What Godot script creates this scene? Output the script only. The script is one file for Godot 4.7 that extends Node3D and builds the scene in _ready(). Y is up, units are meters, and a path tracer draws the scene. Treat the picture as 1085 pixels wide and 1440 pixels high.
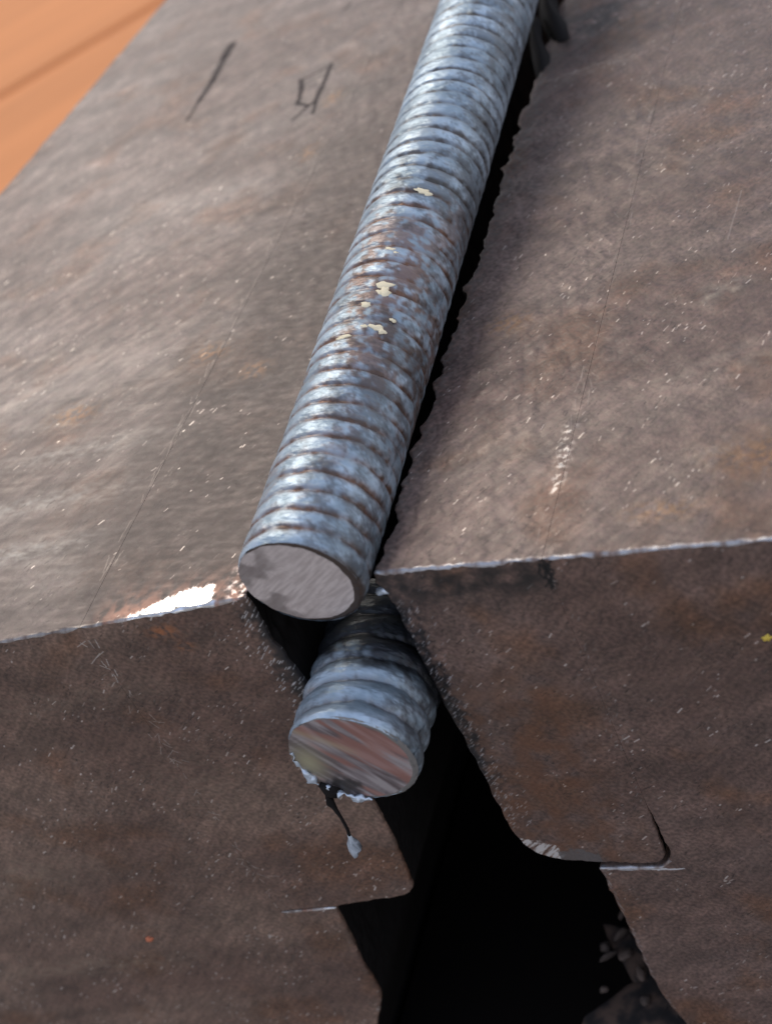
extends Node3D
# Close-up of two worn steel clamping jaws that grip two rusty galvanised threaded rods.
# Lengths in the builders are millimetres; MM turns them into metres. x right, y up, z towards the viewer.
const MM := 0.001

var rough_noise: FastNoiseLite
var edge_noise: FastNoiseLite
var streaks: PackedByteArray      # 1024 x 1024, stretched along u
var grains: PackedByteArray       # 1024 x 1024, isotropic
var M := {}

func _ready() -> void:
	set_camera_and_light()
	make_noises()
	make_materials()
	build_floor()
	build_slide()
	build_left_jaw()
	build_right_jaw()
	build_rods()

# ---------------------------------------------------------------- camera, sky, sun
func set_camera_and_light() -> void:
	var cam := Camera3D.new()
	cam.name = "camera"
	var rx := Vector3(.901, -.357, -.247).normalized()
	var uy := Vector3(.094, .715, -.693)
	uy = (uy - rx * rx.dot(uy)).normalized()
	cam.transform = Transform3D(Basis(rx, uy, rx.cross(uy)), Vector3(112.4, 147.2, 152.3) * MM)
	var lens := CameraAttributesPhysical.new()
	lens.frustum_focal_length = 12.0 / tan(deg_to_rad(18.355))
	lens.frustum_focus_distance = 0.262
	lens.exposure_aperture = 13.5
	lens.frustum_near = 0.01
	lens.frustum_far = 60.0
	cam.attributes = lens
	cam.fov = 36.71
	cam.near = 0.01
	cam.far = 60.0
	cam.current = true
	add_child(cam)
	var env := Environment.new()
	env.background_mode = Environment.BG_SKY
	var sky := Sky.new()
	var sm := ProceduralSkyMaterial.new()
	sm.sky_top_color = Color(.64, .7, .82)
	sm.sky_horizon_color = Color(.85, .84, .83)
	sm.sky_curve = .2
	sm.ground_bottom_color = Color(.2, .17, .15)
	sm.ground_horizon_color = Color(.5, .48, .46)
	sky.sky_material = sm
	env.sky = sky
	env.background_energy_multiplier = .86
	env.tonemap_mode = Environment.TONE_MAPPER_LINEAR
	env.tonemap_exposure = 2.0
	env.sdfgi_enabled = true
	env.ssao_enabled = true
	env.ssil_enabled = true
	var we := WorldEnvironment.new()
	we.name = "environment"
	we.environment = env
	add_child(we)
	var sun := DirectionalLight3D.new()
	sun.name = "sun"
	sun.light_energy = .27
	sun.light_color = Color(1, .97, .93)
	sun.light_angular_distance = 30.0
	sun.shadow_enabled = true
	add_child(sun)
	sun.look_at_from_position(Vector3(-.46, .69, -.56), Vector3.ZERO)

# ---------------------------------------------------------------- helpers
func fnl(seed_: int, freq: float, oct := 3) -> FastNoiseLite:
	var n := FastNoiseLite.new()
	n.noise_type = FastNoiseLite.TYPE_SIMPLEX_SMOOTH
	n.seed = seed_
	n.frequency = freq
	n.fractal_octaves = oct
	return n

func make_noises() -> void:
	rough_noise = fnl(3, .12, 3)
	edge_noise = fnl(8, .35, 3)
	var im := fnl(21, .05, 4).get_seamless_image(384, 1024)
	im.resize(1024, 1024, Image.INTERPOLATE_CUBIC)
	im.convert(Image.FORMAT_L8)
	streaks = im.get_data()
	im = fnl(22, .12, 4).get_seamless_image(1024, 1024)
	im.convert(Image.FORMAT_L8)
	grains = im.get_data()

func mat(color: Color, rough: float, metal: float) -> StandardMaterial3D:
	var m := StandardMaterial3D.new()
	m.albedo_color = color
	m.roughness = rough
	m.metallic = metal
	return m

func thing(called: String, label: String, category: String, group := "") -> Node3D:
	var o := Node3D.new()
	o.name = called
	add_child(o, true)
	o.set_meta("label", label)
	o.set_meta("category", category)
	if group != "":
		o.set_meta("group", group)
	return o

func part(called: String, mesh: Mesh, parent: Node, material: Material = null, label := "") -> MeshInstance3D:
	var o := MeshInstance3D.new()
	o.name = called
	o.mesh = mesh
	if material:
		o.material_override = material
	parent.add_child(o, true)
	if label != "":
		o.set_meta("label", label)
	return o

# A grid of points (rows of equal length) as arrays: positions in mm, normals from the neighbours.
func grid_normals(p: PackedVector3Array, rows: int, cols: int, closed: bool) -> PackedVector3Array:
	var n := PackedVector3Array()
	n.resize(p.size())
	for j in rows:
		var ja := maxi(j - 1, 0) * cols
		var jb := mini(j + 1, rows - 1) * cols
		for i in cols:
			var ia := (i - 1 + cols) % cols if closed else maxi(i - 1, 0)
			var ib := (i + 1) % cols if closed else mini(i + 1, cols - 1)
			n[j * cols + i] = (p[j * cols + ib] - p[j * cols + ia]).cross(p[jb + i] - p[ja + i]).normalized()
	return n

func commit(surfaces: Array) -> ArrayMesh:
	var am := ArrayMesh.new()
	for s in surfaces:
		var a := []
		a.resize(Mesh.ARRAY_MAX)
		var v: PackedVector3Array = s.v
		var sc := PackedVector3Array()
		sc.resize(v.size())
		for i in v.size():
			sc[i] = v[i] * MM
		a[Mesh.ARRAY_VERTEX] = sc
		a[Mesh.ARRAY_NORMAL] = s.n
		if s.has("uv"):
			a[Mesh.ARRAY_TEX_UV] = s.uv
		if s.has("c"):
			a[Mesh.ARRAY_COLOR] = s.c
		a[Mesh.ARRAY_INDEX] = s.i
		am.add_surface_from_arrays(Mesh.PRIMITIVE_TRIANGLES, a)
		am.surface_set_material(am.get_surface_count() - 1, s.m)
	return am

func push_tri(idx: PackedInt32Array, v: PackedVector3Array, n: PackedVector3Array, a: int, b: int, c: int) -> void:
	if (v[c] - v[a]).cross(v[b] - v[a]).dot(n[a] + n[b] + n[c]) > 0.0:
		idx.append(a); idx.append(b); idx.append(c)
	else:
		idx.append(a); idx.append(c); idx.append(b)

# A tube through points with a radius at each, lumpy by noise; closed at both ends.
func tube(pts: Array, radii: Array, lump: float, sides := 10, seed_ := 0.0) -> Dictionary:
	var v := PackedVector3Array()
	var rows := pts.size() + 2
	for k in rows:
		var i := clampi(k - 1, 0, pts.size() - 1)
		var r: float = 0.001 if k == 0 or k == rows - 1 else radii[i]
		var d: Vector3 = (pts[mini(i + 1, pts.size() - 1)] - pts[maxi(i - 1, 0)]).normalized()
		var e := d.cross(Vector3(.31, .9, .2)).normalized()
		var u := e.cross(d)
		for s in sides:
			var an := TAU * s / sides
			var p: Vector3 = pts[i] + (e * cos(an) + u * sin(an)) * r
			v.append(p + (e * cos(an) + u * sin(an)) * r * lump * edge_noise.get_noise_3d(p.x * 5 + seed_, p.y * 5, p.z * 5) * 2.0)
	var n := grid_normals(v, rows, sides, true)
	var mid := Vector3.ZERO
	for q in pts:
		mid += q / float(pts.size())
	for k in v.size():
		var i := clampi(k / sides - 1, 0, pts.size() - 1)
		if n[k].dot(v[k] - pts[i]) < 0.0:
			n[k] = -n[k]
	for s in sides:
		n[s] = (pts[0] - pts[1]).normalized()
		n[(rows - 1) * sides + s] = (pts[-1] - pts[-2]).normalized()
	var idx := PackedInt32Array()
	for j in rows - 1:
		for s in sides:
			var a := j * sides + s
			var b := j * sides + (s + 1) % sides
			push_tri(idx, v, n, a, b, b + sides)
			push_tri(idx, v, n, a, b + sides, a + sides)
	return {"v": v, "n": n, "i": idx}

# A flattened lumpy chip of paint or grit: base on a surface point with a normal.
func chip(at: Vector3, up: Vector3, along: Vector3, a: float, b: float, h: float, seed_: float, ragged := .8) -> Dictionary:
	var e := (along - up * along.dot(up)).normalized()
	var f := up.cross(e)
	var v := PackedVector3Array()
	var rows := 6
	var cols := 14
	for j in rows:
		var t := float(j) / (rows - 1)
		for i in cols:
			var an := TAU * i / cols
			var rr := (1.0 + ragged * edge_noise.get_noise_3d(cos(an) * 3.2 + seed_, sin(an) * 3.2, seed_)) * cos(t * PI / 2)
			v.append(at + e * cos(an) * a * rr + f * sin(an) * b * rr + up * (h * sin(t * PI / 2) * (1.0 + .5 * cos(t * PI / 2) * edge_noise.get_noise_2d(an * 2 + seed_, t * 5)) - .06))
	var n := grid_normals(v, rows, cols, true)
	for k in v.size():
		if n[k].dot(v[k] - at + up * .3) < 0.0:
			n[k] = -n[k]
		if k >= (rows - 1) * cols:
			n[k] = up
	var idx := PackedInt32Array()
	for j in rows - 1:
		for i in cols:
			var p := j * cols + i
			var q := j * cols + (i + 1) % cols
			push_tri(idx, v, n, p, q, q + cols)
			push_tri(idx, v, n, p, q + cols, p + cols)
	return {"v": v, "n": n, "i": idx}

func with(d: Dictionary, m: Material) -> ArrayMesh:
	d.m = m
	return commit([d])

# ---------------------------------------------------------------- painted surfaces
# A canvas covers x0..x0+w, and v downwards from y0 (y0 is the top row), at res mm per pixel.
class Canvas:
	var x0: float
	var y0: float
	var res: float
	var w: int
	var h: int
	var rgb: PackedByteArray
	var hgt: PackedByteArray
	var shine: PackedByteArray        # roughness in g, metal in b
	var has_shine := false
	func uv(x: float, y: float) -> Vector2:
		return Vector2((x - x0) / (w * res), (y - y0) / (h * res))
	# one stroke, soft across and tapering, in mm; dh raises or sinks the relief
	func stroke(ax: float, ay: float, bx: float, by: float, wide: float, col: Color, alpha: float, dh: float, ro := -1.0, me := -1.0) -> void:
		var pax := (ax - x0) / res
		var pay := (ay - y0) / res
		var pbx := (bx - x0) / res
		var pby := (by - y0) / res
		var hw := maxf(wide / res * .5, .55)
		var dx := pbx - pax
		var dy := pby - pay
		var ll := maxf(dx * dx + dy * dy, .01)
		var r := int(col.r * 255)
		var gg := int(col.g * 255)
		var b := int(col.b * 255)
		for y in range(maxi(0, int(minf(pay, pby) - hw - 1)), mini(h, int(maxf(pay, pby) + hw + 2))):
			for x in range(maxi(0, int(minf(pax, pbx) - hw - 1)), mini(w, int(maxf(pax, pbx) + hw + 2))):
				var t := clampf(((x - pax) * dx + (y - pay) * dy) / ll, 0.0, 1.0)
				var ex := x - pax - dx * t
				var ey := y - pay - dy * t
				var k := 1.0 - sqrt(ex * ex + ey * ey) / hw
				if k <= 0.0:
					continue
				k = minf(1.0, k * 1.8)
				var al := alpha * k
				var o := (y * w + x)
				rgb[o * 3] = int(lerpf(rgb[o * 3], r, al))
				rgb[o * 3 + 1] = int(lerpf(rgb[o * 3 + 1], gg, al))
				rgb[o * 3 + 2] = int(lerpf(rgb[o * 3 + 2], b, al))
				if dh != 0.0:
					hgt[o] = clampi(hgt[o] + int(dh * k), 0, 255)
				if has_shine and ro >= 0.0:
					shine[o * 3 + 1] = int(lerpf(shine[o * 3 + 1], ro * 255, al))
					shine[o * 3 + 2] = int(lerpf(shine[o * 3 + 2], me * 255, al))
	# an irregular patch; f(x, y) in mm gives the cover 0..1
	func patch(ax: float, ay: float, bx: float, by: float, col: Color, f: Callable, ro := -1.0, me := -1.0) -> void:
		for y in range(maxi(0, int((ay - y0) / res)), mini(h, int((by - y0) / res))):
			for x in range(maxi(0, int((ax - x0) / res)), mini(w, int((bx - x0) / res))):
				var al: float = f.call(x0 + x * res, y0 + y * res)
				if al <= 0.004:
					continue
				al = minf(al, 1.0)
				var o := y * w + x
				rgb[o * 3] = int(lerpf(rgb[o * 3], col.r * 255, al))
				rgb[o * 3 + 1] = int(lerpf(rgb[o * 3 + 1], col.g * 255, al))
				rgb[o * 3 + 2] = int(lerpf(rgb[o * 3 + 2], col.b * 255, al))
				if has_shine and ro >= 0.0:
					shine[o * 3 + 1] = int(lerpf(shine[o * 3 + 1], ro * 255, al))
					shine[o * 3 + 2] = int(lerpf(shine[o * 3 + 2], me * 255, al))

func canvas(x0: float, y0: float, wmm: float, hmm: float, res: float, seed_: int, tone_a: Color, tone_b: Color, rust: Color, ro: float, me: float, slope := 1) -> Canvas:
	var c := Canvas.new()
	c.x0 = x0
	c.y0 = y0
	c.res = res
	c.w = int(wmm / res)
	c.h = int(hmm / res)
	c.has_shine = true
	# broad tones at 1 mm, enlarged
	var lw := int(wmm)
	var lh := int(hmm)
	var low := PackedByteArray()
	low.resize(lw * lh * 3)
	var na := fnl(seed_, .02, 4)
	var nb := fnl(seed_ + 1, .035, 4)
	var nc := fnl(seed_ + 2, .05, 3)
	var nd := fnl(seed_ + 3, .11, 3)
	for y in lh:
		for x in lw:
			var t := clampf(.5 + na.get_noise_2d(x * .8 + y * .3, y * 1.2) * 1.3, 0, 1)
			var col := tone_a.lerp(tone_b, t)
			col = col.lerp(rust, clampf(nb.get_noise_2d(x, y) * 1.5 - .22, 0, .55))
			var k := 1.0 + .15 * nc.get_noise_2d(x * .3, y * 1.6 + x * .25) + .13 * nd.get_noise_2d(x * 1.3 + y * .5, (y - x * .6))
			var o := (y * lw + x) * 3
			low[o] = clampi(int(col.r * 255 * k), 0, 255)
			low[o + 1] = clampi(int(col.g * 255 * k), 0, 255)
			low[o + 2] = clampi(int(col.b * 255 * k), 0, 255)
	var im := Image.create_from_data(lw, lh, false, Image.FORMAT_RGB8, low)
	im.resize(c.w, c.h, Image.INTERPOLATE_CUBIC)
	c.rgb = im.get_data()
	c.hgt.resize(c.w * c.h)
	c.shine.resize(c.w * c.h * 3)
	var rb := int(ro * 255)
	var mb := int(me * 255)
	for y in c.h:
		for x in c.w:
			var s := streaks[((y + x + seed_ * 97) & 1023) << 10 | (x & 1023)] - 128
			var s2 := grains[((y + 311) & 1023) << 10 | ((x + seed_ * 53) & 1023)] - 128
			var k := 256 + s / (4 * slope) + s2 / 2
			var o := y * c.w + x
			var q := o * 3
			c.rgb[q] = mini(255, c.rgb[q] * k >> 8)
			c.rgb[q + 1] = mini(255, c.rgb[q + 1] * k >> 8)
			c.rgb[q + 2] = mini(255, c.rgb[q + 2] * k >> 8)
			c.hgt[o] = clampi(128 + s / (6 * slope) + s2 * 2 / 5, 0, 255)
			c.shine[q + 1] = clampi(rb + s2 / 4 - s / 6, 0, 255)
			c.shine[q + 2] = mb
	return c

# the bright flecks and hair-fine scuffs, nearly all drawn the same way across the steel
func scuff(c: Canvas, count: int, seed_: int, along: Vector2, bright: float, metal: float) -> void:
	var g := RandomNumberGenerator.new()
	g.seed = seed_
	var wm := c.w * c.res
	var hm := c.h * c.res
	for k in count:
		var p := Vector2(c.x0 + g.randf() * wm, c.y0 + g.randf() * hm)
		if rough_noise.get_noise_2d(p.x * .5 + seed_, p.y * .5) * 2.2 + g.randf() * .9 < .45:
			continue
		var d := along.rotated(g.randfn(0, .16)) * (0.22 + g.randf() * g.randf() * 1.3)
		var hot := g.randf() < .16
		var v := g.randf_range(.5, .62) if not hot else .86
		if g.randf() < .3:
			c.stroke(p.x, p.y, p.x + d.x, p.y + d.y, g.randf_range(.12, .35), Color(.13, .105, .09), .38, -26)
		else:
			c.stroke(p.x, p.y, p.x + d.x, p.y + d.y, g.randf_range(.14, .34) * (1.3 if hot else 1.0), Color(v, v * .95, v * .9), (g.randf_range(.5, 1.2) if hot else g.randf_range(.1, .4)) * bright, 26 if hot else 12, .36 if hot else .45, metal)
	# a few long scratches
	for k in count / 160:
		var p := Vector2(c.x0 + g.randf() * wm, c.y0 + g.randf() * hm)
		var d := along.rotated(g.randfn(0, .8)) * g.randf_range(5, 18)
		c.stroke(p.x, p.y, p.x + d.x, p.y + d.y, .16, Color(.5, .46, .43), .22 * bright, 8)

func finish(c: Canvas, relief_cm: float) -> StandardMaterial3D:
	var m := StandardMaterial3D.new()
	m.albedo_texture = ImageTexture.create_from_image(Image.create_from_data(c.w, c.h, false, Image.FORMAT_RGB8, c.rgb))
	var orm := ImageTexture.create_from_image(Image.create_from_data(c.w, c.h, false, Image.FORMAT_RGB8, c.shine))
	m.roughness = 1.0
	m.roughness_texture = orm
	m.roughness_texture_channel = BaseMaterial3D.TEXTURE_CHANNEL_GREEN
	m.metallic = 1.0
	m.metallic_texture = orm
	m.metallic_texture_channel = BaseMaterial3D.TEXTURE_CHANNEL_BLUE
	m.heightmap_enabled = true
	m.heightmap_scale = relief_cm
	m.heightmap_texture = ImageTexture.create_from_image(Image.create_from_data(c.w, c.h, false, Image.FORMAT_L8, c.hgt))
	return m

func wob(x: float, y: float, f := 1.0) -> float:
	return rough_noise.get_noise_2d(x * f, y * f)

var can := {}

func make_materials() -> void:
	M.wall = mat(Color(.1, .09, .085), .7, .0)  # darkness of the unlit gap put into the wall colour
	M.black = mat(Color(.06, .05, .045), .75, .0)  # cavity shade put into this near-black colour
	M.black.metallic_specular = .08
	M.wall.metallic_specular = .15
	M.cream = mat(Color(.9, .83, .68), .7, 0)
	M.orange = mat(Color(.72, .4, .26), .6, 0)
	M.yellow = mat(Color(.78, .66, .25), .6, 0)
	M.bright = mat(Color(.74, .77, .8), .35, .5)
	M.dark_steel = mat(Color(.12, .11, .105), .75, .0)
	M.dark_steel.metallic_specular = .2
	M.grey_steel = mat(Color(.4, .39, .38), .5, .5)
	var diag := Vector2(.72, -.7)
	var brown := Color(.33, .275, .245)
	var grey := Color(.42, .37, .34)
	var rust := Color(.4, .27, .19)
	# ---- left top: v runs towards the viewer
	var c := canvas(-165, -290, 160, 315, .18, 40, Color(.40, .335, .305), Color(.465, .41, .38), Color(.43, .32, .26), .48, .3, 2)
	scuff(c, 12000, 1, Vector2(.42, -.9), .6, .6)
	var front := func(x: float) -> float: return 1.5 - .13 * x
	c.patch(-66, -230, -8, 10, Color(.235, .175, .145), func(x: float, y: float) -> float: return .72 * smoothstep(-62.0, -32.0, x + wob(x, y, .4) * 8) * smoothstep(-230.0, -90.0, y) * (.85 + .5 * wob(x * .6, y * 1.6, 2.5)), .56, .2)  # browner insert; fading of the sheen near the rod also put into the colour
	c.patch(-150, -75, -30, 20, Color(.27, .215, .185), func(x: float, y: float) -> float: return .55 * smoothstep(-75.0, -20.0, y + wob(x, y) * 20) * smoothstep(-30.0, -48.0, x) * (.6 + .6 * wob(x * .4, y * 1.6, 1.5)), .56, .2)  # weaker light on the front of the plate, painted as a darker tone
	for k in 9:
		var zz := -8.0 - k * 8.5
		c.patch(-110, zz - 9, -36, zz + 9, Color(.6, .55, .5), func(x: float, y: float) -> float: return .3 * smoothstep(-38.0, -52.0, x + wob(x, k * 9.0) * 18) * exp(-pow((y - zz + (x + 60) * .1) / 2.6, 2)) * clampf(.2 + wob(x * .4, y * 2.0 + k * 30, 1.5) * 3.0, 0, 1))
	c.patch(-44, -14, -8, 10, Color(.66, .47, .38), func(x: float, y: float) -> float: return .85 * smoothstep(-42.0, -34.0, x) * exp(-pow((y - front.call(x) + 1.0) / 5.5, 2)) * clampf(.6 + wob(x * 1.3, y, 2) * 1.6, 0, 1))
	c.patch(-18, -14, -8, 8, Color(.82, .76, .74), func(x: float, y: float) -> float: return .85 * smoothstep(-16.5, -13.5, x + wob(x, y, 3) * 2) * smoothstep(-14.0, -4.0, y) * clampf(.45 + wob(x, y, 5) * 2.4, 0, 1), .35, .6)
	# light smears that lie across the plate near its front
	for s in [[-72, -12, 30, 3.2, .5], [-66, -26, 26, 3, .4], [-64, -40, 26, 3, .34], [-50, -6, 14, 4, .2], [-95, -60, 30, 9, .18], [-75, -130, 26, 6, .2]]:
		c.patch(s[0] - s[2], s[1] - s[3] * 3, s[0] + s[2], s[1] + s[3] * 3, Color(.6, .57, .53), func(x: float, y: float) -> float: return s[4] * maxf(0, 1.0 - pow((x - s[0]) / s[2], 2)) * exp(-pow((y - s[1] + (x - s[0]) * .12) / s[3], 2)) * (1.0 + 1.5 * wob(x, y * 2, 2)))
	scuff(c, 15000, 11, Vector2(.5, -.84), .75, .6)
	# rust blooms
	for s in [[-44, -66, 4, 3], [-31, -58, 3, 2.5], [-70, -52, 5, 3], [-83, 3, 4, 3], [-46, -140, 2.2, 3.5], [-47, -165, 2.5, 4]]:
		c.patch(s[0] - 8, s[1] - 8, s[0] + 8, s[1] + 8, Color(.62, .42, .25), func(x: float, y: float) -> float: return .55 * exp(-pow((x - s[0]) / s[2], 2) - pow((y - s[1]) / s[3], 2)) * clampf(.6 + wob(x, y, 4) * 2, 0, 1))
	# scuffs beside the seam
	var g := RandomNumberGenerator.new()
	g.seed = 5
	for k in 70:
		var z := g.randf_range(-190, 0)
		var x := -42.0 + g.randfn(0, .7)
		c.stroke(x, z, x + g.randfn(0, .5), z - g.randf_range(1, 6), .26, Color(.66, .6, .54), .5, 12)
	# scribed marks
	var ink := Color(.17, .12, .095)
	c.stroke(-91.2, -171.5, -91.1, -182, 1.2, ink, .72, -60, .9, .0)
	c.stroke(-91.1, -181, -90.9, -192, 2.3, ink, .72, -60, .9, .0)
	c.stroke(-90.9, -191, -92.3, -206, 3.0, ink, .72, -60, .9, .0)
	c.stroke(-92.3, -205, -92.6, -212, 3.8, ink, .72, -60, .9, .0)
	var loop := [Vector2(-53.3, -184.0), Vector2(-55.3, -181.9), Vector2(-60.3, -178.9), Vector2(-58.5, -173.9), Vector2(-57.2, -166.2), Vector2(-53.5, -163.9), Vector2(-52.0, -164.8), Vector2(-52.3, -172.2), Vector2(-53.3, -184.0)]
	for i in loop.size() - 1:
		var wide: float = [.9, 1.1, 1.9, 1.8, 1.5, 1.3, 1.9, 1.6][i]
		c.stroke(loop[i].x, loop[i].y, loop[i + 1].x, loop[i + 1].y, wide, ink, .72, -60, .9, .0)
	c.stroke(-53.1, -164.5, -56.0, -158.2, 1.3, ink, .72, -60, .9, .0)
	c.stroke(-51.6, -164.6, -50.7, -159.1, 1.3, ink, .72, -60, .9, .0)
	c.stroke(-58.2, -218.7, -59.0, -216.1, 1.0, ink, .72, -40, .9, .0)
	# ground bare and bright at the front edge
	c.patch(-40, -6, -12, 12, Color(.86, .86, .87), func(x: float, y: float) -> float: return facet_cover(x, front.call(x) - y), .13, 1.0)
	c.patch(-160, -1, -8, 25, Color(.6, .58, .56), func(x: float, y: float) -> float: return .75 * smoothstep(.9, .3, front.call(x) - y) * clampf(.75 + wob(x, 0, 3) * 1.6, 0, 1), .38, .6)
	can.left_top = c
	M.left_top = finish(c, .012)
	# ---- left front
	c = canvas(-165, -2, 160, 150, .125, 60, Color(.39, .3, .255), Color(.46, .37, .315), rust, .5, .25)
	c.y0 = -4
	scuff(c, 22000, 2, diag, .65, .2)
	for s in [[-110, 22, 40, 5, .25], [-100, 62, 40, 6, .3], [-60, 16, 34, 3, .2], [-95, 95, 40, 3.5, .3], [-40, 40, 14, 9, .16], [-115, 40, 30, 4, .2]]:
		c.patch(s[0] - s[2], s[1] - s[3] * 3, s[0] + s[2], s[1] + s[3] * 3, Color(.52, .45, .38), func(x: float, y: float) -> float: return s[4] * maxf(0, 1.0 - pow((x - s[0]) / s[2], 2)) * exp(-pow((y - s[1]) / s[3], 2)) * (1.0 + 1.8 * wob(x, y * 2, 2)))
	for s in [[-28, 4, 2.6, 1.6], [-26, 8, 1.3, 1.1], [-80, 12, 6, 2]]:
		c.patch(s[0] - 8, s[1] - 8, s[0] + 8, s[1] + 8, Color(.7, .42, .25), func(x: float, y: float) -> float: return .7 * exp(-pow((x - s[0]) / s[2], 2) - pow((y - s[1]) / s[3], 2)) * clampf(.6 + wob(x, y, 4) * 2, 0, 1))
	g.seed = 6
	for k in 60:
		var y := g.randf_range(2, 84)
		var x := -41.3 + g.randfn(0, .8)
		c.stroke(x, y, x + g.randfn(0, 1), y + g.randf_range(.4, 2.2), .25, Color(.7, .66, .62), .45 if y > 15 else .8, 15)
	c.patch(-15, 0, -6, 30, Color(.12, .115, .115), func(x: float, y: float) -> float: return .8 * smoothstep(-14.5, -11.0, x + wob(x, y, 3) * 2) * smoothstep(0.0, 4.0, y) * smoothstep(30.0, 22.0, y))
	for k in 120:
		var y := g.randf_range(0, 30)
		var x := g.randf_range(-15, -10)
		c.stroke(x, y, x + .5, y - .5, .3, Color(.78, .77, .76), .6, 20, .4, .2)
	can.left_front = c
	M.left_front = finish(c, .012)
	# ---- right top
	c = canvas(4, -290, 90, 297, .15, 80, Color(.36, .285, .255), Color(.42, .35, .315), Color(.4, .28, .21), .5, .3, 2)
	scuff(c, 19000, 3, Vector2(.42, -.9), .6, .6)
	for s in [[40, -100, 20, 9, .14], [26, -26, 16, 4, .2], [60, -40, 18, 5, .22], [57, -60, 6, 3, .4], [22, -150, 14, 3, .25], [60, -20, 12, 3, .2]]:
		c.patch(s[0] - s[2], s[1] - s[3] * 3, s[0] + s[2], s[1] + s[3] * 3, Color(.55, .5, .44), func(x: float, y: float) -> float: return s[4] * maxf(0, 1.0 - pow((x - s[0]) / s[2], 2)) * exp(-pow((y - s[1] + (x - s[0]) * .3) / s[3], 2)) * (1.0 + 1.8 * wob(x, y * 1.5, 2)))
	c.patch(8, -200, 40, -150, Color(.16, .15, .14), func(x: float, y: float) -> float: return .6 * exp(-pow((x - 18) / 12, 2) - pow((y + 172) / 14, 2)) * clampf(.6 + wob(x, y, 1.5) * 1.6, 0, 1))
	for s in [[54, -8, 5, 2], [68, -18, 7, 4], [20, -60, 4, 3]]:
		c.patch(s[0] - 12, s[1] - 8, s[0] + 12, s[1] + 8, Color(.55, .38, .22), func(x: float, y: float) -> float: return .5 * exp(-pow((x - s[0]) / s[2], 2) - pow((y - s[1]) / s[3], 2)) * clampf(.6 + wob(x, y, 4) * 2, 0, 1))
	c.stroke(7, -148, 28, -153, .5, Color(.6, .53, .46), .6, 15)
	c.stroke(57, -75, 58, -90, .4, Color(.55, .5, .46), .5, 12)
	g.seed = 7
	for k in 80:
		var z := g.randf_range(-200, 0)
		var x := 36.5 + g.randfn(0, .9)
		c.stroke(x, z, x + g.randfn(0, .7), z - g.randf_range(.5, 4), .25, Color(.6, .55, .51), .4, 15)
	c.patch(33, -30, 40, -14, Color(.72, .7, .68), func(x: float, y: float) -> float: return .8 * exp(-pow((x - 36.6) / 1.1, 2)) * clampf(wob(x, y, 5) * 3, 0, 1), .35, .6)
	c.patch(8, -290, 15, 4, Color(.34, .31, .29), func(x: float, y: float) -> float: return .7 * smoothstep(13.0, 9.5, x + wob(x, y, 3)) * clampf(.5 + wob(x, y, 5) * 2, 0, 1))
	c.patch(4, -3, 94, 7, Color(.66, .66, .67), func(x: float, y: float) -> float: return .9 * smoothstep(-.85, -.35, y + .3 * wob(x, 0, 4)) * clampf(.85 + wob(x, 3, 3) * 1.2, 0, 1), .36, .7)
	can.right_top = c
	M.right_top = finish(c, .012)
	# ---- right front
	c = canvas(4, -3, 90, 150, .125, 100, Color(.38, .295, .255), Color(.43, .345, .305), Color(.42, .28, .19), .5, .25)
	scuff(c, 10000, 4, diag, .6, .2)
	c.patch(8, 0, 38, 78, Color(.42, .27, .18), func(x: float, y: float) -> float: return .5 * smoothstep(38.0, 26.0, x) * smoothstep(14.0, 40.0, y) * clampf(.5 + wob(x, y, 1.2) * 1.5, 0, 1))
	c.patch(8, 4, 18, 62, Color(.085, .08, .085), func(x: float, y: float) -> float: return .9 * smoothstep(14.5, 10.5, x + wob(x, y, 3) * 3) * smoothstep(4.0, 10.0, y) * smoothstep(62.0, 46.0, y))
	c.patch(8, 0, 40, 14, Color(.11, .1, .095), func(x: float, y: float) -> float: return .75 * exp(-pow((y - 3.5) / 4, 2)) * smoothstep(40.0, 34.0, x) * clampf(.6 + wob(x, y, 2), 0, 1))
	g.seed = 9
	for k in 260:
		var y := g.randf_range(6, 66)
		var x := 10.5 + absf(g.randfn(0, 2.4))
		c.stroke(x, y, x + .5, y - .55, .26, Color(.7, .69, .69), g.randf_range(.2, .65), 22, .4, .2)
	c.patch(10, 66, 20, 79, Color(.72, .69, .66), func(x: float, y: float) -> float: return smoothstep(18.2, 17.6, x + wob(x, y, 4)) * smoothstep(-.3, .5, y - 68.6 - (x - 12) * .35 + wob(x, y, 5)) * clampf(.65 + wob((x + y) * 3, (x - y) * .6, 2) * 2.2, 0, 1), .45, .15)
	c.patch(17.5, 69, 25, 78, Color(.36, .34, .33), func(x: float, y: float) -> float: return .8 * smoothstep(72.0, 73.0, y + wob(x, y, 3) * 2))
	for k in 70:
		var x := g.randf_range(23, 38)
		c.stroke(x, 78.1 + g.randfn(0, .15), x + g.randf_range(.6, 2), 77.9 + g.randfn(0, .15), .4, Color(.75, .73, .72), .7, 18, .4, .2)
	for k in 90:
		var y := g.randf_range(78, 138)
		var x := 23.9 + absf(g.randfn(0, .35)) + maxf(0, (y - 119) * .16)
		c.stroke(x, y, x + .2, y + g.randf_range(.3, 1.2), .3, Color(.58, .54, .52), .5, 18)
	for k in 40:
		var y := g.randf_range(2, 64)
		var x := 37.2 + g.randfn(0, .8)
		c.stroke(x, y, x + g.randf_range(.2, .8), y - g.randf_range(.2, .9), .22, Color(.56, .53, .51), .5, 15)
	for k in 26:
		var y := g.randf_range(0, 5)
		c.stroke(37.2 + g.randfn(0, .5), y, 37.2 + g.randfn(0, .6), y + 1.4, .5, Color(.07, .06, .055), .6, -40)
	can.right_front = c
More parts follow.
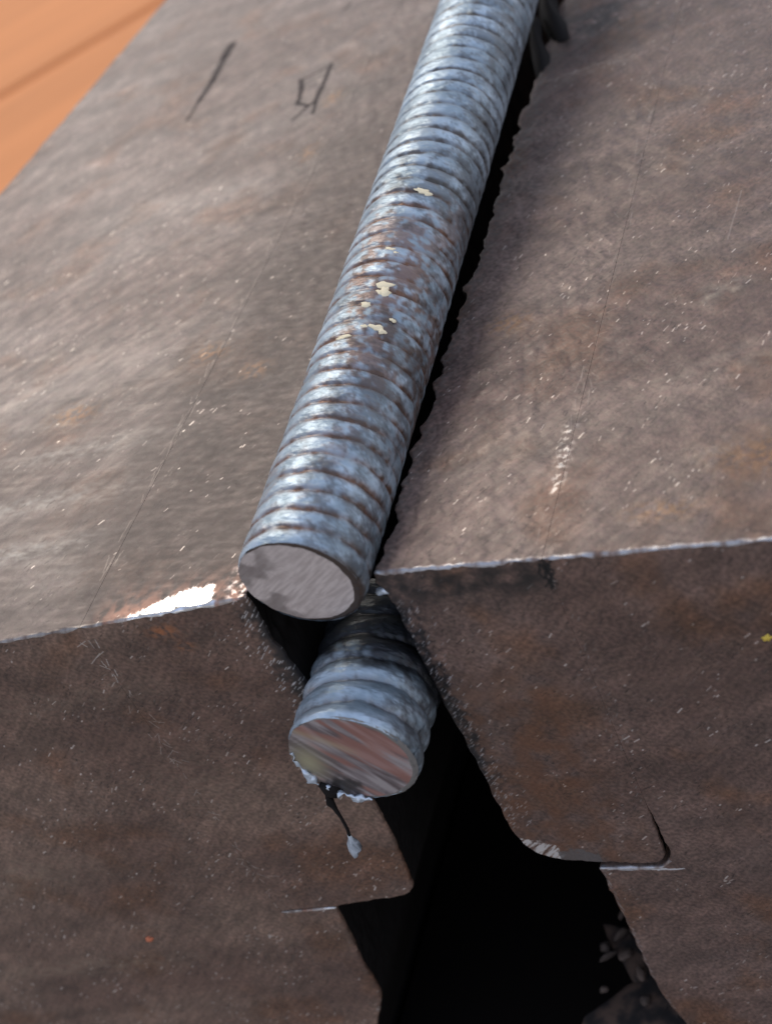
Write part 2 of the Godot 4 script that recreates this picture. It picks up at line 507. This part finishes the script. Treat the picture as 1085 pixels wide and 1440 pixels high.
	M.right_front = finish(c, .012)

func facet_cover(x: float, t: float) -> float:
	var deep := 4.4 * smoothstep(-35.0, -23.0, x + .8 * wob(x, t, 6)) + .5 * wob(x, 7.0, 5)
	return smoothstep(.6, -.5, t - deep + .5 * wob(x * 2.0, t, 7)) * smoothstep(-35.5, -34.5, x) * smoothstep(-16.6, -17.4, x + .35 * t + .8 * wob(x, t, 5))

# ---------------------------------------------------------------- steel jaws
# corners: [x, y, rounding]; returns the outline sampled every `step` mm (finer round corners), counter-clockwise
func outline(corners: Array, step: float) -> PackedVector2Array:
	var out := PackedVector2Array()
	var n := corners.size()
	for i in n:
		var p := Vector2(corners[i][0], corners[i][1])
		var a := Vector2(corners[(i - 1 + n) % n][0], corners[(i - 1 + n) % n][1])
		var b := Vector2(corners[(i + 1) % n][0], corners[(i + 1) % n][1])
		var r: float = minf(corners[i][2], .46 * minf(p.distance_to(a), p.distance_to(b)))
		var pa := p + (a - p).normalized() * r
		var pb := p + (b - p).normalized() * r
		for k in 6:
			var t := k / 5.0
			out.append(pa.lerp(p, t).lerp(p.lerp(pb, t), t))
		var rb: float = minf(corners[(i + 1) % n][2], .46 * minf(b.distance_to(p), b.distance_to(Vector2(corners[(i + 2) % n][0], corners[(i + 2) % n][1]))))
		var q := b + (p - b).normalized() * rb
		var ll := pb.distance_to(q)
		var m := int(ll / step)
		for k in range(1, m):
			out.append(pb.lerp(q, float(k) / m))
	return out

# One solid piece of a jaw: its outline carried back from its slightly skew front face, edges broken by wear.
# ragged: [x, y, reach, amount, frequency] chipped edges; m_top, m_front and m_wall are its three looks
func jaw_piece(called: String, parent: Node, corners: Array, za: float, zb: float, back: float, step: float, ragged: Array, ct: Canvas, m_top: Material, cf: Canvas, m_front: Material, seam: float, facet := false) -> MeshInstance3D:
	var prof := outline(corners, step)
	var cols := prof.size()
	var nrm := PackedVector2Array()
	for i in cols:
		var d := prof[(i + 1) % cols] - prof[(i - 1 + cols) % cols]
		nrm.append(Vector2(d.y, -d.x).normalized())
	var inset_most := PackedFloat32Array()
	for p in prof:
		var most := 9.0
		for q in corners:
			var rr: float = q[2]
			if rr < 2.6:
				most = minf(most, .4 * rr + .4 * maxf(0.0, p.distance_to(Vector2(q[0], q[1])) - rr))
		if absf(p.x - seam) < .3 and p.y > (-61.0 if seam > 0.0 else -82.6):
			most = .012
		inset_most.append(most)
	var depth := [0.0, .08, .22, .45, .8, 1.2]
	while depth[-1] < back:
		var t: float = depth[-1]
		depth.append(t + (.5 if t < 8 else 1.0 if t < 130 else 2.0 if t < 220 else 5.0))
	var rows := depth.size()
	var v := PackedVector3Array()
	v.resize(rows * cols)
	for j in rows:
		var t: float = depth[j]
		for i in cols:
			var p := prof[i]
			var z := za + zb * p.x - t
			var push := .24 * edge_noise.get_noise_3d(p.x * .9, p.y * .9, z * .5) + .14 * edge_noise.get_noise_3d(p.x * 3, p.y * 3, z * 3)
			push *= clampf(inset_most[i] / .6, 0.0, 1.0)
			# the broken front edge
			var bw := .45 + .75 * edge_noise.get_noise_3d(p.x * .6, p.y * .6, 3.0) + .25 * edge_noise.get_noise_3d(p.x * 2.4, p.y * 2.4, 9.0)
			bw = minf(clampf(bw, .12, .9), maxf(.01, inset_most[i]))
			if t < bw:
				var k := 1.0 - t / bw
				push -= bw * (1.0 - sqrt(maxf(0.0, 1.0 - k * k)))
			# the jaws are not quite parallel: the outer edge and the gap edge run aslant
			var side := 0.0
			if p.x < -100.0:
				side = -(z - za) * .0845 * clampf((-100.0 - p.x) / 55.0, 0.0, 1.0)
			elif seam > 0.0 and p.x < 36.0 and p.x > 5.0 and corners.size() > 12 and corners[0][0] < 20.0:
				side = maxf(z, -165.0) * .024 * clampf((36.0 - p.x) / 25.0, 0.0, 1.0)
			for r in ragged:
				var near: float = 1.0 - Vector2(p.x - r[0], p.y - r[1]).length() / r[2]
				if near > 0.0:
					var nz := edge_noise.get_noise_2d(z * r[4], r[0] + p.y * .3) + .45 * edge_noise.get_noise_2d(z * r[4] * 3.3 + 2.0 * edge_noise.get_noise_1d(z * .3), 40 + p.y * .8)
					side += near * r[3] * (nz - .25) * r[5]
			if facet and nrm[i].y > .7:
				push -= .12 * facet_cover(p.x, t) * smoothstep(3.5, 0.0, t)
			v[j * cols + i] = Vector3(p.x + nrm[i].x * push + side, p.y + nrm[i].y * push, z)
	var n := grid_normals(v, rows, cols, true)
	for k in n.size():
		var q := nrm[k % cols]
		if n[k].x * q.x + n[k].y * q.y < 0.0:
			n[k] = -n[k]
	var i_top := PackedInt32Array()
	var i_front := PackedInt32Array()
	var i_wall := PackedInt32Array()
	for j in rows - 1:
		for i in cols:
			var i2 := (i + 1) % cols
			var a := j * cols + i
			var b := j * cols + i2
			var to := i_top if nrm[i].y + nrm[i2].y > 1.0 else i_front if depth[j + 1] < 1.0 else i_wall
			push_tri(to, v, n, a, b, b + cols)
			push_tri(to, v, n, a, b + cols, a + cols)
	# front face
	var uvt := PackedVector2Array()
	var uvf := PackedVector2Array()
	for p in v:
		uvt.append(ct.uv(p.x, p.z))
		uvf.append(cf.uv(p.x, -p.y))
	var surfaces := []
	if i_top.size():
		surfaces.append({"v": v, "n": n, "uv": uvt, "i": i_top, "m": m_top})
	if i_wall.size():
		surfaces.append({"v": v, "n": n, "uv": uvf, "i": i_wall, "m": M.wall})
	surfaces.append({"v": v, "n": n, "uv": uvf, "i": i_front, "m": m_front})
	var ring := PackedVector2Array()
	var vf := PackedVector3Array()
	var nf := PackedVector3Array()
	var uf := PackedVector2Array()
	for i in cols:
		var p := v[i]
		ring.append(Vector2(p.x, p.y))
		vf.append(p)
		nf.append(Vector3(-zb, 0, 1).normalized())
		uf.append(cf.uv(p.x, -p.y))
	var tri := Geometry2D.triangulate_polygon(ring)
	if tri.is_empty():
		print(called, ' outline drawn plain')
		tri = Geometry2D.triangulate_polygon(prof)
	var i_cap := PackedInt32Array()
	for k in range(0, tri.size(), 3):
		push_tri(i_cap, vf, nf, tri[k], tri[k + 1], tri[k + 2])
	surfaces.append({"v": vf, "n": nf, "uv": uf, "i": i_cap, "m": m_front})
	# back face
	var vb := PackedVector3Array()
	var nb := PackedVector3Array()
	for i in cols:
		vb.append(v[(rows - 1) * cols + i])
		nb.append(Vector3(zb, 0, -1).normalized())
	var i_back := PackedInt32Array()
	for k in range(0, tri.size(), 3):
		push_tri(i_back, vb, nb, tri[k], tri[k + 1], tri[k + 2])
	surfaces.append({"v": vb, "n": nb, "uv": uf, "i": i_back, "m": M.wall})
	return part(called, commit(surfaces), parent)

func build_left_jaw() -> void:
	var jaw := thing("clamp_jaw", "broad brown steel jaw left of the rods, scribed marks on top, white-polished front edge", "clamp jaw")
	var ct: Canvas = can.left_top
	var cf: Canvas = can.left_front
	# counter-clockwise outlines seen from the front
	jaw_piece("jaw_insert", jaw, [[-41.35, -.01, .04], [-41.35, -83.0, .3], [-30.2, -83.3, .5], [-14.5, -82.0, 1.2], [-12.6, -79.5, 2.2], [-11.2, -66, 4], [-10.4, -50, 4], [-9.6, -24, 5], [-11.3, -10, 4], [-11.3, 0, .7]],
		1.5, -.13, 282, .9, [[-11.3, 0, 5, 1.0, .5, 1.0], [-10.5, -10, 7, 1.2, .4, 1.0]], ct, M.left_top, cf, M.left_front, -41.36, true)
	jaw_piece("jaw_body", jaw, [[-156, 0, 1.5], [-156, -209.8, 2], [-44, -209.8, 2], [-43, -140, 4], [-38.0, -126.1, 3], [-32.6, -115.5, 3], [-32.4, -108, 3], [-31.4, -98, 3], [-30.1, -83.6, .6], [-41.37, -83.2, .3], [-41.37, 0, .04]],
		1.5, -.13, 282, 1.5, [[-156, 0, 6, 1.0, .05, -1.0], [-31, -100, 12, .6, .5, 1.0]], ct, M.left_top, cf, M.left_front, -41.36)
	part("paint_fleck", with(chip(Vector3(-72.95, -87.4, 11.0), Vector3(.13, 0, 1).normalized(), Vector3.RIGHT, 1.1, .8, .6, 3.0), M.orange), jaw, null, "small orange fleck on the front of the left jaw")

func build_right_jaw() -> void:
	var jaw := thing("clamp_jaw", "brown steel jaw right of the rods, ragged gap edge, hooked slit low in front", "clamp jaw")
	var ct: Canvas = can.right_top
	var cf: Canvas = can.right_front
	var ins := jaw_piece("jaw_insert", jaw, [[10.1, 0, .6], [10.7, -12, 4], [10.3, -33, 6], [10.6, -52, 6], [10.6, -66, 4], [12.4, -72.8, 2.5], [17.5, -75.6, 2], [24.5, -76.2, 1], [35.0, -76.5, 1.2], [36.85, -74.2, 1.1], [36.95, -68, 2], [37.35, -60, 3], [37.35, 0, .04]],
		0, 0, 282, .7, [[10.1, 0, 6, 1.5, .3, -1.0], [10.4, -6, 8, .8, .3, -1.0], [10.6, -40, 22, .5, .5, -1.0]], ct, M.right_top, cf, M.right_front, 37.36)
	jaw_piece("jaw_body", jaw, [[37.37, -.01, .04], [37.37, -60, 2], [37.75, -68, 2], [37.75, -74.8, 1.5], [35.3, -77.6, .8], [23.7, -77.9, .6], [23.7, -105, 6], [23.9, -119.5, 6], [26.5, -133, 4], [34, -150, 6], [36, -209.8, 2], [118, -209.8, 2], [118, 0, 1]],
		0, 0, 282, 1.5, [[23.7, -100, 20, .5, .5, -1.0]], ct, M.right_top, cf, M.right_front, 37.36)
	part("paint_fleck", with(chip(Vector3(65.7, -19.7, -.02), Vector3(0, 0, 1), Vector3(1, .6, 0), .9, .6, .4, 8.0), M.yellow), jaw, null, "tiny yellow fleck on the front of the right jaw")
	part("highlight_chip", with(chip(Vector3(9.7, -4.4, -.6), Vector3(-.3, .6, .74).normalized(), Vector3(1, .3, 0), 1.3, .8, .7, 21.0), M.bright), ins)  # pale chip added to stand for a small highlight
	# two torn lips at the far end of the gap edge
	part("torn_lip", with(tube([Vector3(3.2, 2.2, -176), Vector3(3.6, 2.2, -172), Vector3(5.2, 1.2, -166), Vector3(7.2, -.2, -159), Vector3(8.8, -1.5, -152)], [1.0, 1.5, 1.8, 1.8, 1.2], .6), M.dark_steel), ins)
	part("torn_lip", with(tube([Vector3(3.6, 2.6, -196), Vector3(4.2, 2.2, -188), Vector3(6, 1.4, -179), Vector3(8.5, .3, -172), Vector3(10.5, -1, -166)], [1.2, 1.8, 2.2, 2.2, 1.6], .6, 10, 5.0), M.dark_steel), ins)

# ---------------------------------------------------------------- rods
func build_rods() -> void:
	var c1 := Vector3(.2, 3.0, 3.9)
	var d1 := Vector3(.0133, .1, -1).normalized()
	var up := thing("threaded_rod", "upper rusty galvanised threaded rod lying high in the gap, its end sawn clean grey", "threaded rod", "threaded rods gripped between the jaws")
	rod(up, c1, d1, 10.05, 250, 3.75, .3, .05, 1.0, 1, 999.0)
	end_face(up, c1, d1, 9.05, 10.05, Vector2(-.75, .1), 1)
	for f in [[56.4, 66, 1.5, 1.0, .35], [55.0, 63, 1.0, 1.2, .4], [54.6, 68, .8, .6, .3], [51.4, 77, .9, .6, .35], [46.3, 60, 1.3, .8, .4], [45.8, 55, 1.0, .7, .4], [46.1, 72, .7, .55, .3], [43.8, 87, 1.1, .4, .2], [43.4, 92, .7, .35, .2], [82.0, 60, 1.3, .6, .25], [81.6, 54, 1.1, .5, .25], [65.6, 73, 1.1, .45, .2], [64.8, 66, .6, .4, .2], [49.0, 48, .6, .4, .25]]:
		fleck_on_rod(up, c1, d1, 10.0, f)
	var c2 := Vector3(-.5, -27.2, 14)
	var d2 := Vector3(0, .02, -1).normalized()
	var lo := thing("threaded_rod", "lower threaded rod jutting from the gap, its reddish streaked end ringed by a torn burr", "threaded rod", "threaded rods gripped between the jaws")
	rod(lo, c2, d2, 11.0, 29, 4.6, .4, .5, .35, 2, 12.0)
	end_face(lo, c2, d2, 10.2, 11.0, Vector2(-.5, .1), 2)
	# torn burr round the lower left of the end, and the curl of swarf that hangs from it
	var pts := []
	var rad := []
	for k in 30:
		var an := deg_to_rad(168 + k * 3.4)
		pts.append(c2 + Vector3(cos(an), sin(an), 0) * (10.35 + .5 * edge_noise.get_noise_1d(k * 1.3)) + Vector3(0, 0, .1 + .5 * edge_noise.get_noise_1d(90 + k * 1.7)))
		rad.append(clampf(.42 + 1.2 * edge_noise.get_noise_1d(200 + k * .9), .12, .95) * sqrt(sin(PI * (k + 1) / 32.0)))
	part("burr", with(tube(pts, rad, .45, 10), M.bright), lo, null, "bright torn burr along the lower left rim of the rod end")
	var curl := part("swarf_curl", with(tube([Vector3(-7.2, -34.0, 13.6), Vector3(-8.9, -36.6, 13.1), Vector3(-10.2, -39.6, 12.7), Vector3(-10.5, -42.6, 12.5), Vector3(-10.4, -44.8, 12.5), Vector3(-10.7, -47.9, 12.5), Vector3(-11.0, -49.9, 12.5)], [1.6, 1.3, .75, .42, .32, .3, .25], .5), M.dark_steel), lo)
	part("bright_tip", with(tube([Vector3(-11.0, -49.6, 12.5), Vector3(-11.2, -50.8, 12.5), Vector3(-11.5, -52.2, 12.5), Vector3(-11.9, -54.0, 12.5), Vector3(-12.1, -55.2, 12.5), Vector3(-12.3, -55.9, 12.5)], [.25, .5, .85, .95, .7, .3], .7), M.bright), curl)

func fleck_on_rod(parent: Node, c: Vector3, d: Vector3, r: float, f: Array) -> void:
	# [distance along the rod, angle round it in degrees, half length, half width, thickness]
	var e := d.cross(Vector3.UP).normalized()
	var nn: Vector3 = e * cos(deg_to_rad(f[1])) + e.cross(d) * sin(deg_to_rad(f[1]))
	part("paint_fleck", with(chip(c + d * f[0] + nn * r, nn, nn.cross(d), f[2], f[3], f[4], f[0]), M.cream), parent)

func rod(parent: Node, c: Vector3, d: Vector3, r: float, length: float, pitch: float, depth: float, roundness: float, rusty: float, seed_: int, grease_shade_from: float) -> void:
	var e := d.cross(Vector3.UP).normalized()
	var u := e.cross(d)
	var cols := 150
	var ss := [0.0]
	while ss[-1] < length:
		ss.append(ss[-1] + (.26 if ss[-1] < 130 else .5 if ss[-1] < 200 else 2.0))
	var rows := ss.size()
	var v := PackedVector3Array()
	var col := PackedColorArray()
	var uv := PackedVector2Array()
	v.resize(rows * cols)
	col.resize(rows * cols)
	uv.resize(rows * cols)
	var n1 := fnl(500 + seed_, .09, 3)
	var n2 := fnl(510 + seed_, .45, 3)
	var n3 := fnl(520 + seed_, .035, 2)
	var n4 := fnl(530 + seed_, 1.4, 2)
	var zinc := Color(.24, .3, .34)
	var pale := Color(.44, .52, .58)
	var rust := Color(.17, .085, .05)
	var grime_shade := Color(.05, .045, .04)
	for j in rows:
		var s: float = ss[j]
		var wear := clampf(1.0 - (s - 160) / 60.0, .5, 1.0)
		for i in cols:
			var an := TAU * i / cols
			var cx := cos(an) * r
			var cy := sin(an) * r
			var a1 := n1.get_noise_3d(cx, cy, s)
			var a2 := n2.get_noise_3d(cx, cy, s)
			var a4 := n4.get_noise_3d(cx, cy, s)
			var a5 := n2.get_noise_3d(cx * .5, cy * .5, s * .5 + 70)
			var ph := s / pitch + an / TAU + .18 * a1 + .05 * a2
			var q := absf(ph - roundf(ph)) * pitch      # distance from the groove, mm
			var amp := clampf(1.0 + 1.1 * a1 + .6 * a5, .4, 1.6) * wear
			var groove := exp(-pow(q / (.36 + .3 * roundness), 2))
			var h := -depth * amp * groove - roundness * (1.0 - cos(TAU * (ph))) * -.5 - roundness + .1 * a2 + .16 * a1
			# broken lip at the sawn end
			if s < .9:
				h -= .3 * (1.0 - s / .9) * (1.0 + a2)
			v[j * cols + i] = c + d * s + (e * cos(an) + u * sin(an)) * (r + h)
			var t := clampf(.5 + a1 * .9 + a2 * .7, 0, 1)
			var k := zinc.lerp(pale, t)
			var rr := clampf(maxf(groove, (.8 * exp(-pow(q / .75, 2)) if s < 110 else 0.0)) * (.95 + a2 * 1.0) * amp, 0, 1)
			rr = maxf(rr, clampf((n3.get_noise_3d(cx * 2, cy * 2, s) + a2 * .7 - .12) * 2.6, 0, .85) * clampf(1.2 - absf(s - 52) / 55.0, .1, 1.0))
			k = k.lerp(rust if s < 85 else rust.lerp(Color(.09, .1, .1), .7), rr * rusty)
			k = k.lerp(Color(.09, .09, .09), rr * (1.0 - rusty) * .7)
			var gg := clampf((a5 * .9 + a2 * .5 + a4 * .5 + n3.get_noise_3d(cx, cy, s + 300) * .8 + .5 * cos(an) - .22) * 1.5, 0, .9)  # blotchy grime, plus shade painted on the right side of the rod
			k = k.lerp(grime_shade, gg * .7)
			k = k.lerp(Color(.02, .02, .022), .96 * smoothstep(grease_shade_from - 1.5, grease_shade_from + 3.0, s + 4.0 * a1 + 2.0 * a2 + 2.5 * cos(an)))  # grease and the shade between the jaws, both painted as black
			col[j * cols + i] = k
			uv[j * cols + i] = Vector2(float(i) / cols, s / 63.0)
	var n := grid_normals(v, rows, cols, true)
	for k in n.size():
		var w := v[k] - c
		if n[k].dot(w - d * w.dot(d)) < 0.0:
			n[k] = -n[k]
	var idx := PackedInt32Array()
	for j in rows - 1:
		for i in cols:
			var a := j * cols + i
			var b := j * cols + (i + 1) % cols
			push_tri(idx, v, n, a, b, b + cols)
			push_tri(idx, v, n, a, b + cols, a + cols)
	var m := mat(Color.WHITE, .44, .5)
	m.vertex_color_use_as_albedo = true
	m.heightmap_enabled = true
	m.heightmap_scale = .014
	m.heightmap_texture = ImageTexture.create_from_image(Image.create_from_data(1024, 1024, false, Image.FORMAT_L8, streaks))
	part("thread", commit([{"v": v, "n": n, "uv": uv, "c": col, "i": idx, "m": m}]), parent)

func end_face(parent: Node, c: Vector3, d: Vector3, rf: float, r: float, shift: Vector2, kind: int) -> void:
	var e := d.cross(Vector3.UP).normalized()
	var u := e.cross(d)
	var cols := 150
	var na := fnl(600 + kind, .5, 3)
	var nb := fnl(610 + kind, .13, 2)
	# sawn face
	var v := PackedVector3Array()
	var n := PackedVector3Array()
	var col := PackedColorArray()
	var rows := 34
	for j in rows:
		for i in cols:
			var an := TAU * i / cols
			var edge := rf + .22 * na.get_noise_2d(cos(an) * 5, sin(an) * 5)
			var q := Vector2(cos(an), sin(an)) * edge * j / float(rows - 1) + shift * (j / float(rows - 1))
			v.append(c + e * q.x + u * q.y - d * (.02 * na.get_noise_2d(q.x * 4, q.y * .6)))
			n.append(-d)
			var k: Color
			if kind == 1:
				var t := q.rotated(-.64)
				var st := na.get_noise_2d(t.x * .35, t.y * 3.2)
				k = Color(.5, .42, .385).lerp(Color(.68, .59, .545), clampf(.5 + st * 1.2, 0, 1))
				k = k.lerp(Color(.13, .1, .09), clampf(nb.get_noise_2d(q.x, q.y) * 2 - .1 - q.x * .06, 0, .6) * smoothstep(1.0, -6.0, q.x))
			else:
				var t := q.rotated(.95)
				var st := na.get_noise_2d(t.x * .12, t.y * .95)
				var st2 := nb.get_noise_2d(t.x * .4 + 40, t.y * 2.6)
				k = Color(.13, .1, .1).lerp(Color(.38, .33, .325), clampf(.42 + st * 1.7 + q.x * .025, 0, 1))
				k = k.lerp(Color(.36, .16, .12), clampf(.1 + q.x * .08 + q.y * .02 + st2 * 1.7, 0, .7))
				k = k.lerp(Color(.4, .36, .22), .85 * exp(-pow((q.x + 8.2) / 2.6, 2) - pow((q.y + .4) / 3.8, 2)))
				k = k.lerp(Color(.42, .32, .21), .6 * exp(-pow((q.x * .7 + q.y - 2.6) / 1.0, 2)) * smoothstep(3.0, -1.0, q.x))
				k = k.lerp(Color(.03, .028, .028), .9 * smoothstep(.25, .75, exp(-pow((q.x + 4.4) / 3.6, 2) - pow((q.y + 7.0) / 2.8, 2)) + .3 * na.get_noise_2d(q.x, q.y)))
			col.append(k)
	var idx := PackedInt32Array()
	for j in rows - 1:
		for i in cols:
			var a := j * cols + i
			var b := j * cols + (i + 1) % cols
			push_tri(idx, v, n, a, b, b + cols)
			push_tri(idx, v, n, a, b + cols, a + cols)
	var m := mat(Color.WHITE, .4, .45)
	m.vertex_color_use_as_albedo = true
	var face := part("sawn_end", commit([{"v": v, "n": n, "c": col, "i": idx, "m": m}]), parent)
	# bevelled rim between the face and the thread
	var v2 := PackedVector3Array()
	for j in 5:
		for i in cols:
			var an := TAU * i / cols
			var edge := rf + .22 * na.get_noise_2d(cos(an) * 5, sin(an) * 5)
			var q := (Vector2(cos(an), sin(an)) * edge + shift).lerp(Vector2(cos(an), sin(an)) * (r - .32), j / 4.0)
			v2.append(c + e * q.x + u * q.y + d * (.28 * j / 4.0 * j / 4.0 + .06 * j * na.get_noise_2d(q.x * 2, q.y * 2)))
	var n2 := grid_normals(v2, 5, cols, true)
	for k in n2.size():
		if n2[k].dot(-d) < 0.0:
			n2[k] = -n2[k]
	var i2 := PackedInt32Array()
	for j in 4:
		for i in cols:
			var a := j * cols + i
			var b := j * cols + (i + 1) % cols
			push_tri(i2, v2, n2, a, b, b + cols)
			push_tri(i2, v2, n2, a, b + cols, a + cols)
	part("rim", commit([{"v": v2, "n": n2, "i": i2, "m": mat(Color(.3, .25, .22) if kind == 1 else Color(.5, .48, .46), .45, .5)}]), face)

# ---------------------------------------------------------------- surroundings
func box(lo: Vector3, hi: Vector3, bev: float) -> Dictionary:
	# a box with broken edges, in mm
	var v := PackedVector3Array()
	var n := PackedVector3Array()
	var idx := PackedInt32Array()
	var cc := (lo + hi) / 2
	var hs := (hi - lo) / 2
	var faces := [[Vector3.RIGHT, Vector3.UP, Vector3.BACK], [Vector3.LEFT, Vector3.UP, Vector3.BACK], [Vector3.UP, Vector3.RIGHT, Vector3.BACK], [Vector3.DOWN, Vector3.RIGHT, Vector3.BACK], [Vector3.BACK, Vector3.RIGHT, Vector3.UP], [Vector3.FORWARD, Vector3.RIGHT, Vector3.UP]]
	var quad := func(ps: Array, nn: Vector3) -> void:
		var o := v.size()
		for p in ps:
			v.append(cc + p)
			n.append(nn)
		push_tri(idx, v, n, o, o + 1, o + 2)
		push_tri(idx, v, n, o, o + 2, o + 3)
	for f in faces:
		var w: Vector3 = f[0] * hs
		var a: Vector3 = f[1] * (hs - Vector3.ONE * bev)
		var b: Vector3 = f[2] * (hs - Vector3.ONE * bev)
		quad.call([w + a + b, w + a - b, w - a - b, w - a + b], f[0])
	for ax in 3:
		var bx := (ax + 1) % 3
		var cx := (ax + 2) % 3
		for s in [-1.0, 1.0]:
			for t in [-1.0, 1.0]:
				var ps := []
				for q in [[1.0, 0], [-1.0, 0], [-1.0, 1], [1.0, 1]]:
					var p := Vector3.ZERO
					p[ax] = q[0] * (hs[ax] - bev)
					p[bx] = s * (hs[bx] - (bev if q[1] else 0.0))
					p[cx] = t * (hs[cx] - (0.0 if q[1] else bev))
					ps.append(p)
				var nn := Vector3.ZERO
				nn[bx] = s
				nn[cx] = t
				quad.call(ps, nn.normalized())
	return {"v": v, "n": n, "i": idx}

func build_floor() -> void:
	var fl := Node3D.new()
	fl.name = "floor"
	add_child(fl)
	fl.set_meta("kind", "structure")
	fl.set_meta("label", "smooth orange boarded floor under the clamp")
	var base := mat(Color(.55, .53, .5), .9, 0)  # unseen ground, made pale to bounce light onto the jaw fronts
	part("bounce_ground", with(box(Vector3(-3000, -260, -3000), Vector3(3000, -224.5, 3000), 2), base), fl)
	var sub := part("subfloor", with(box(Vector3(-780, -3, -1900), Vector3(780, 0, 3000), 1), mat(Color(.16, .1, .07), .9, 0)), fl)
	sub.rotation.y = -PI / 4
	sub.position = Vector3(-.7071 * 1.092, -.2243, -.7071 * 1.092)
	# boards run along (.7, 0, -.7); the joint in view lies 942 mm from the origin across them
	var g := RandomNumberGenerator.new()
	g.seed = 31
	var n := FastNoiseLite.new()
	n.seed = 4
	n.frequency = .01
	var im := n.get_image(256, 256)
	im.resize(512, 512)
	var grain := Image.create(256, 1024, false, Image.FORMAT_RGB8)
	var gn := fnl(77, .02, 4)
	for y in 1024:
		for x in 256:
			var k := 1.0 + .07 * gn.get_noise_2d(x * 1.5, y * .12)
			grain.set_pixel(x, y, Color(.93 * k, .61 * k, .385 * k))
	var tex := ImageTexture.create_from_image(grain)
	var mats := []
	for k in 3:
		var m := mat(Color(1, 1, 1) * [1.0, .95, .9][k], .7, 0)
		m.metallic_specular = .25
		m.albedo_color.a = 1
		m.albedo_texture = tex
		m.uv1_triplanar = true
		m.uv1_scale = Vector3(3.1, 3.1, .8)
		m.uv1_offset = Vector3(k * .37, 0, k * .2)
		mats.append(m)
	var meshes := []
	for k in 3:
		meshes.append(with(box(Vector3(-146.2, -14, -600), Vector3(146.2, 0, 600), 3.5), mats[k]))
	for row in range(-7, -2):
		for k in range(-1, 3):
			var o := part("floor_board", meshes[g.randi() % 3], fl)
			var across := (-942.0 + 150 + row * 300 + 1200) * MM
			var along := (-300.0 + k * 1202.0 + (posmod(row, 2)) * 420) * MM
			o.position = Vector3(.7071 * across + .7071 * along, -.21, .7071 * across - .7071 * along)
			o.rotation.y = -PI / 4

func build_slide() -> void:
	var t := thing("slide_bar", "bar deep in the gap below the rods, blackened to stand for shade, dusty on its right half", "slide bar")
	part("bar", with(box(Vector3(-42.6, -209.8, -275), Vector3(32, -141, 9), 2), M.black), t)  # fills the cavity so it stays dark; its black stands for shade
	var im := Image.create(128, 128, false, Image.FORMAT_RGB8)
	var dn := fnl(91, .05, 4)
	for y in 128:
		for x in 128:
			var q := clampf(.5 + dn.get_noise_2d(x, y) * 1.8, 0, 1)
			im.set_pixel(x, y, Color(.1, .08, .07).lerp(Color(.34, .26, .21), q))
	var m := mat(Color.WHITE, .8, 0)
	m.albedo_texture = ImageTexture.create_from_image(im)
	m.uv1_triplanar = true
	m.uv1_scale = Vector3.ONE * 22.0
	var g := RandomNumberGenerator.new()
	g.seed = 12
	for k in 34:
		var q := Vector3(31.0 - absf(g.randfn(0, 9)), -141, g.randf_range(-60, 7))
		part("dust_crust", with(chip(q, Vector3.UP, Vector3(g.randf() - .5, 0, g.randf() - .5), g.randf_range(5, 14), g.randf_range(3, 8), g.randf_range(.3, 1.0), k * 1.7, .4), m), t)
	for k in 22:
		var p := Vector3(g.randf_range(4, 24), -139.7, g.randf_range(-50, 2))
		part("crumb", with(chip(p, Vector3.UP, Vector3(g.randf() - .5, 0, g.randf() - .5), g.randf_range(.6, 2.2), g.randf_range(.5, 1.4), g.randf_range(.5, 1.6), k * 3.1, .4), mat(Color(.3, .245, .21) * g.randf_range(.6, 1.2), .8, 0)), t)
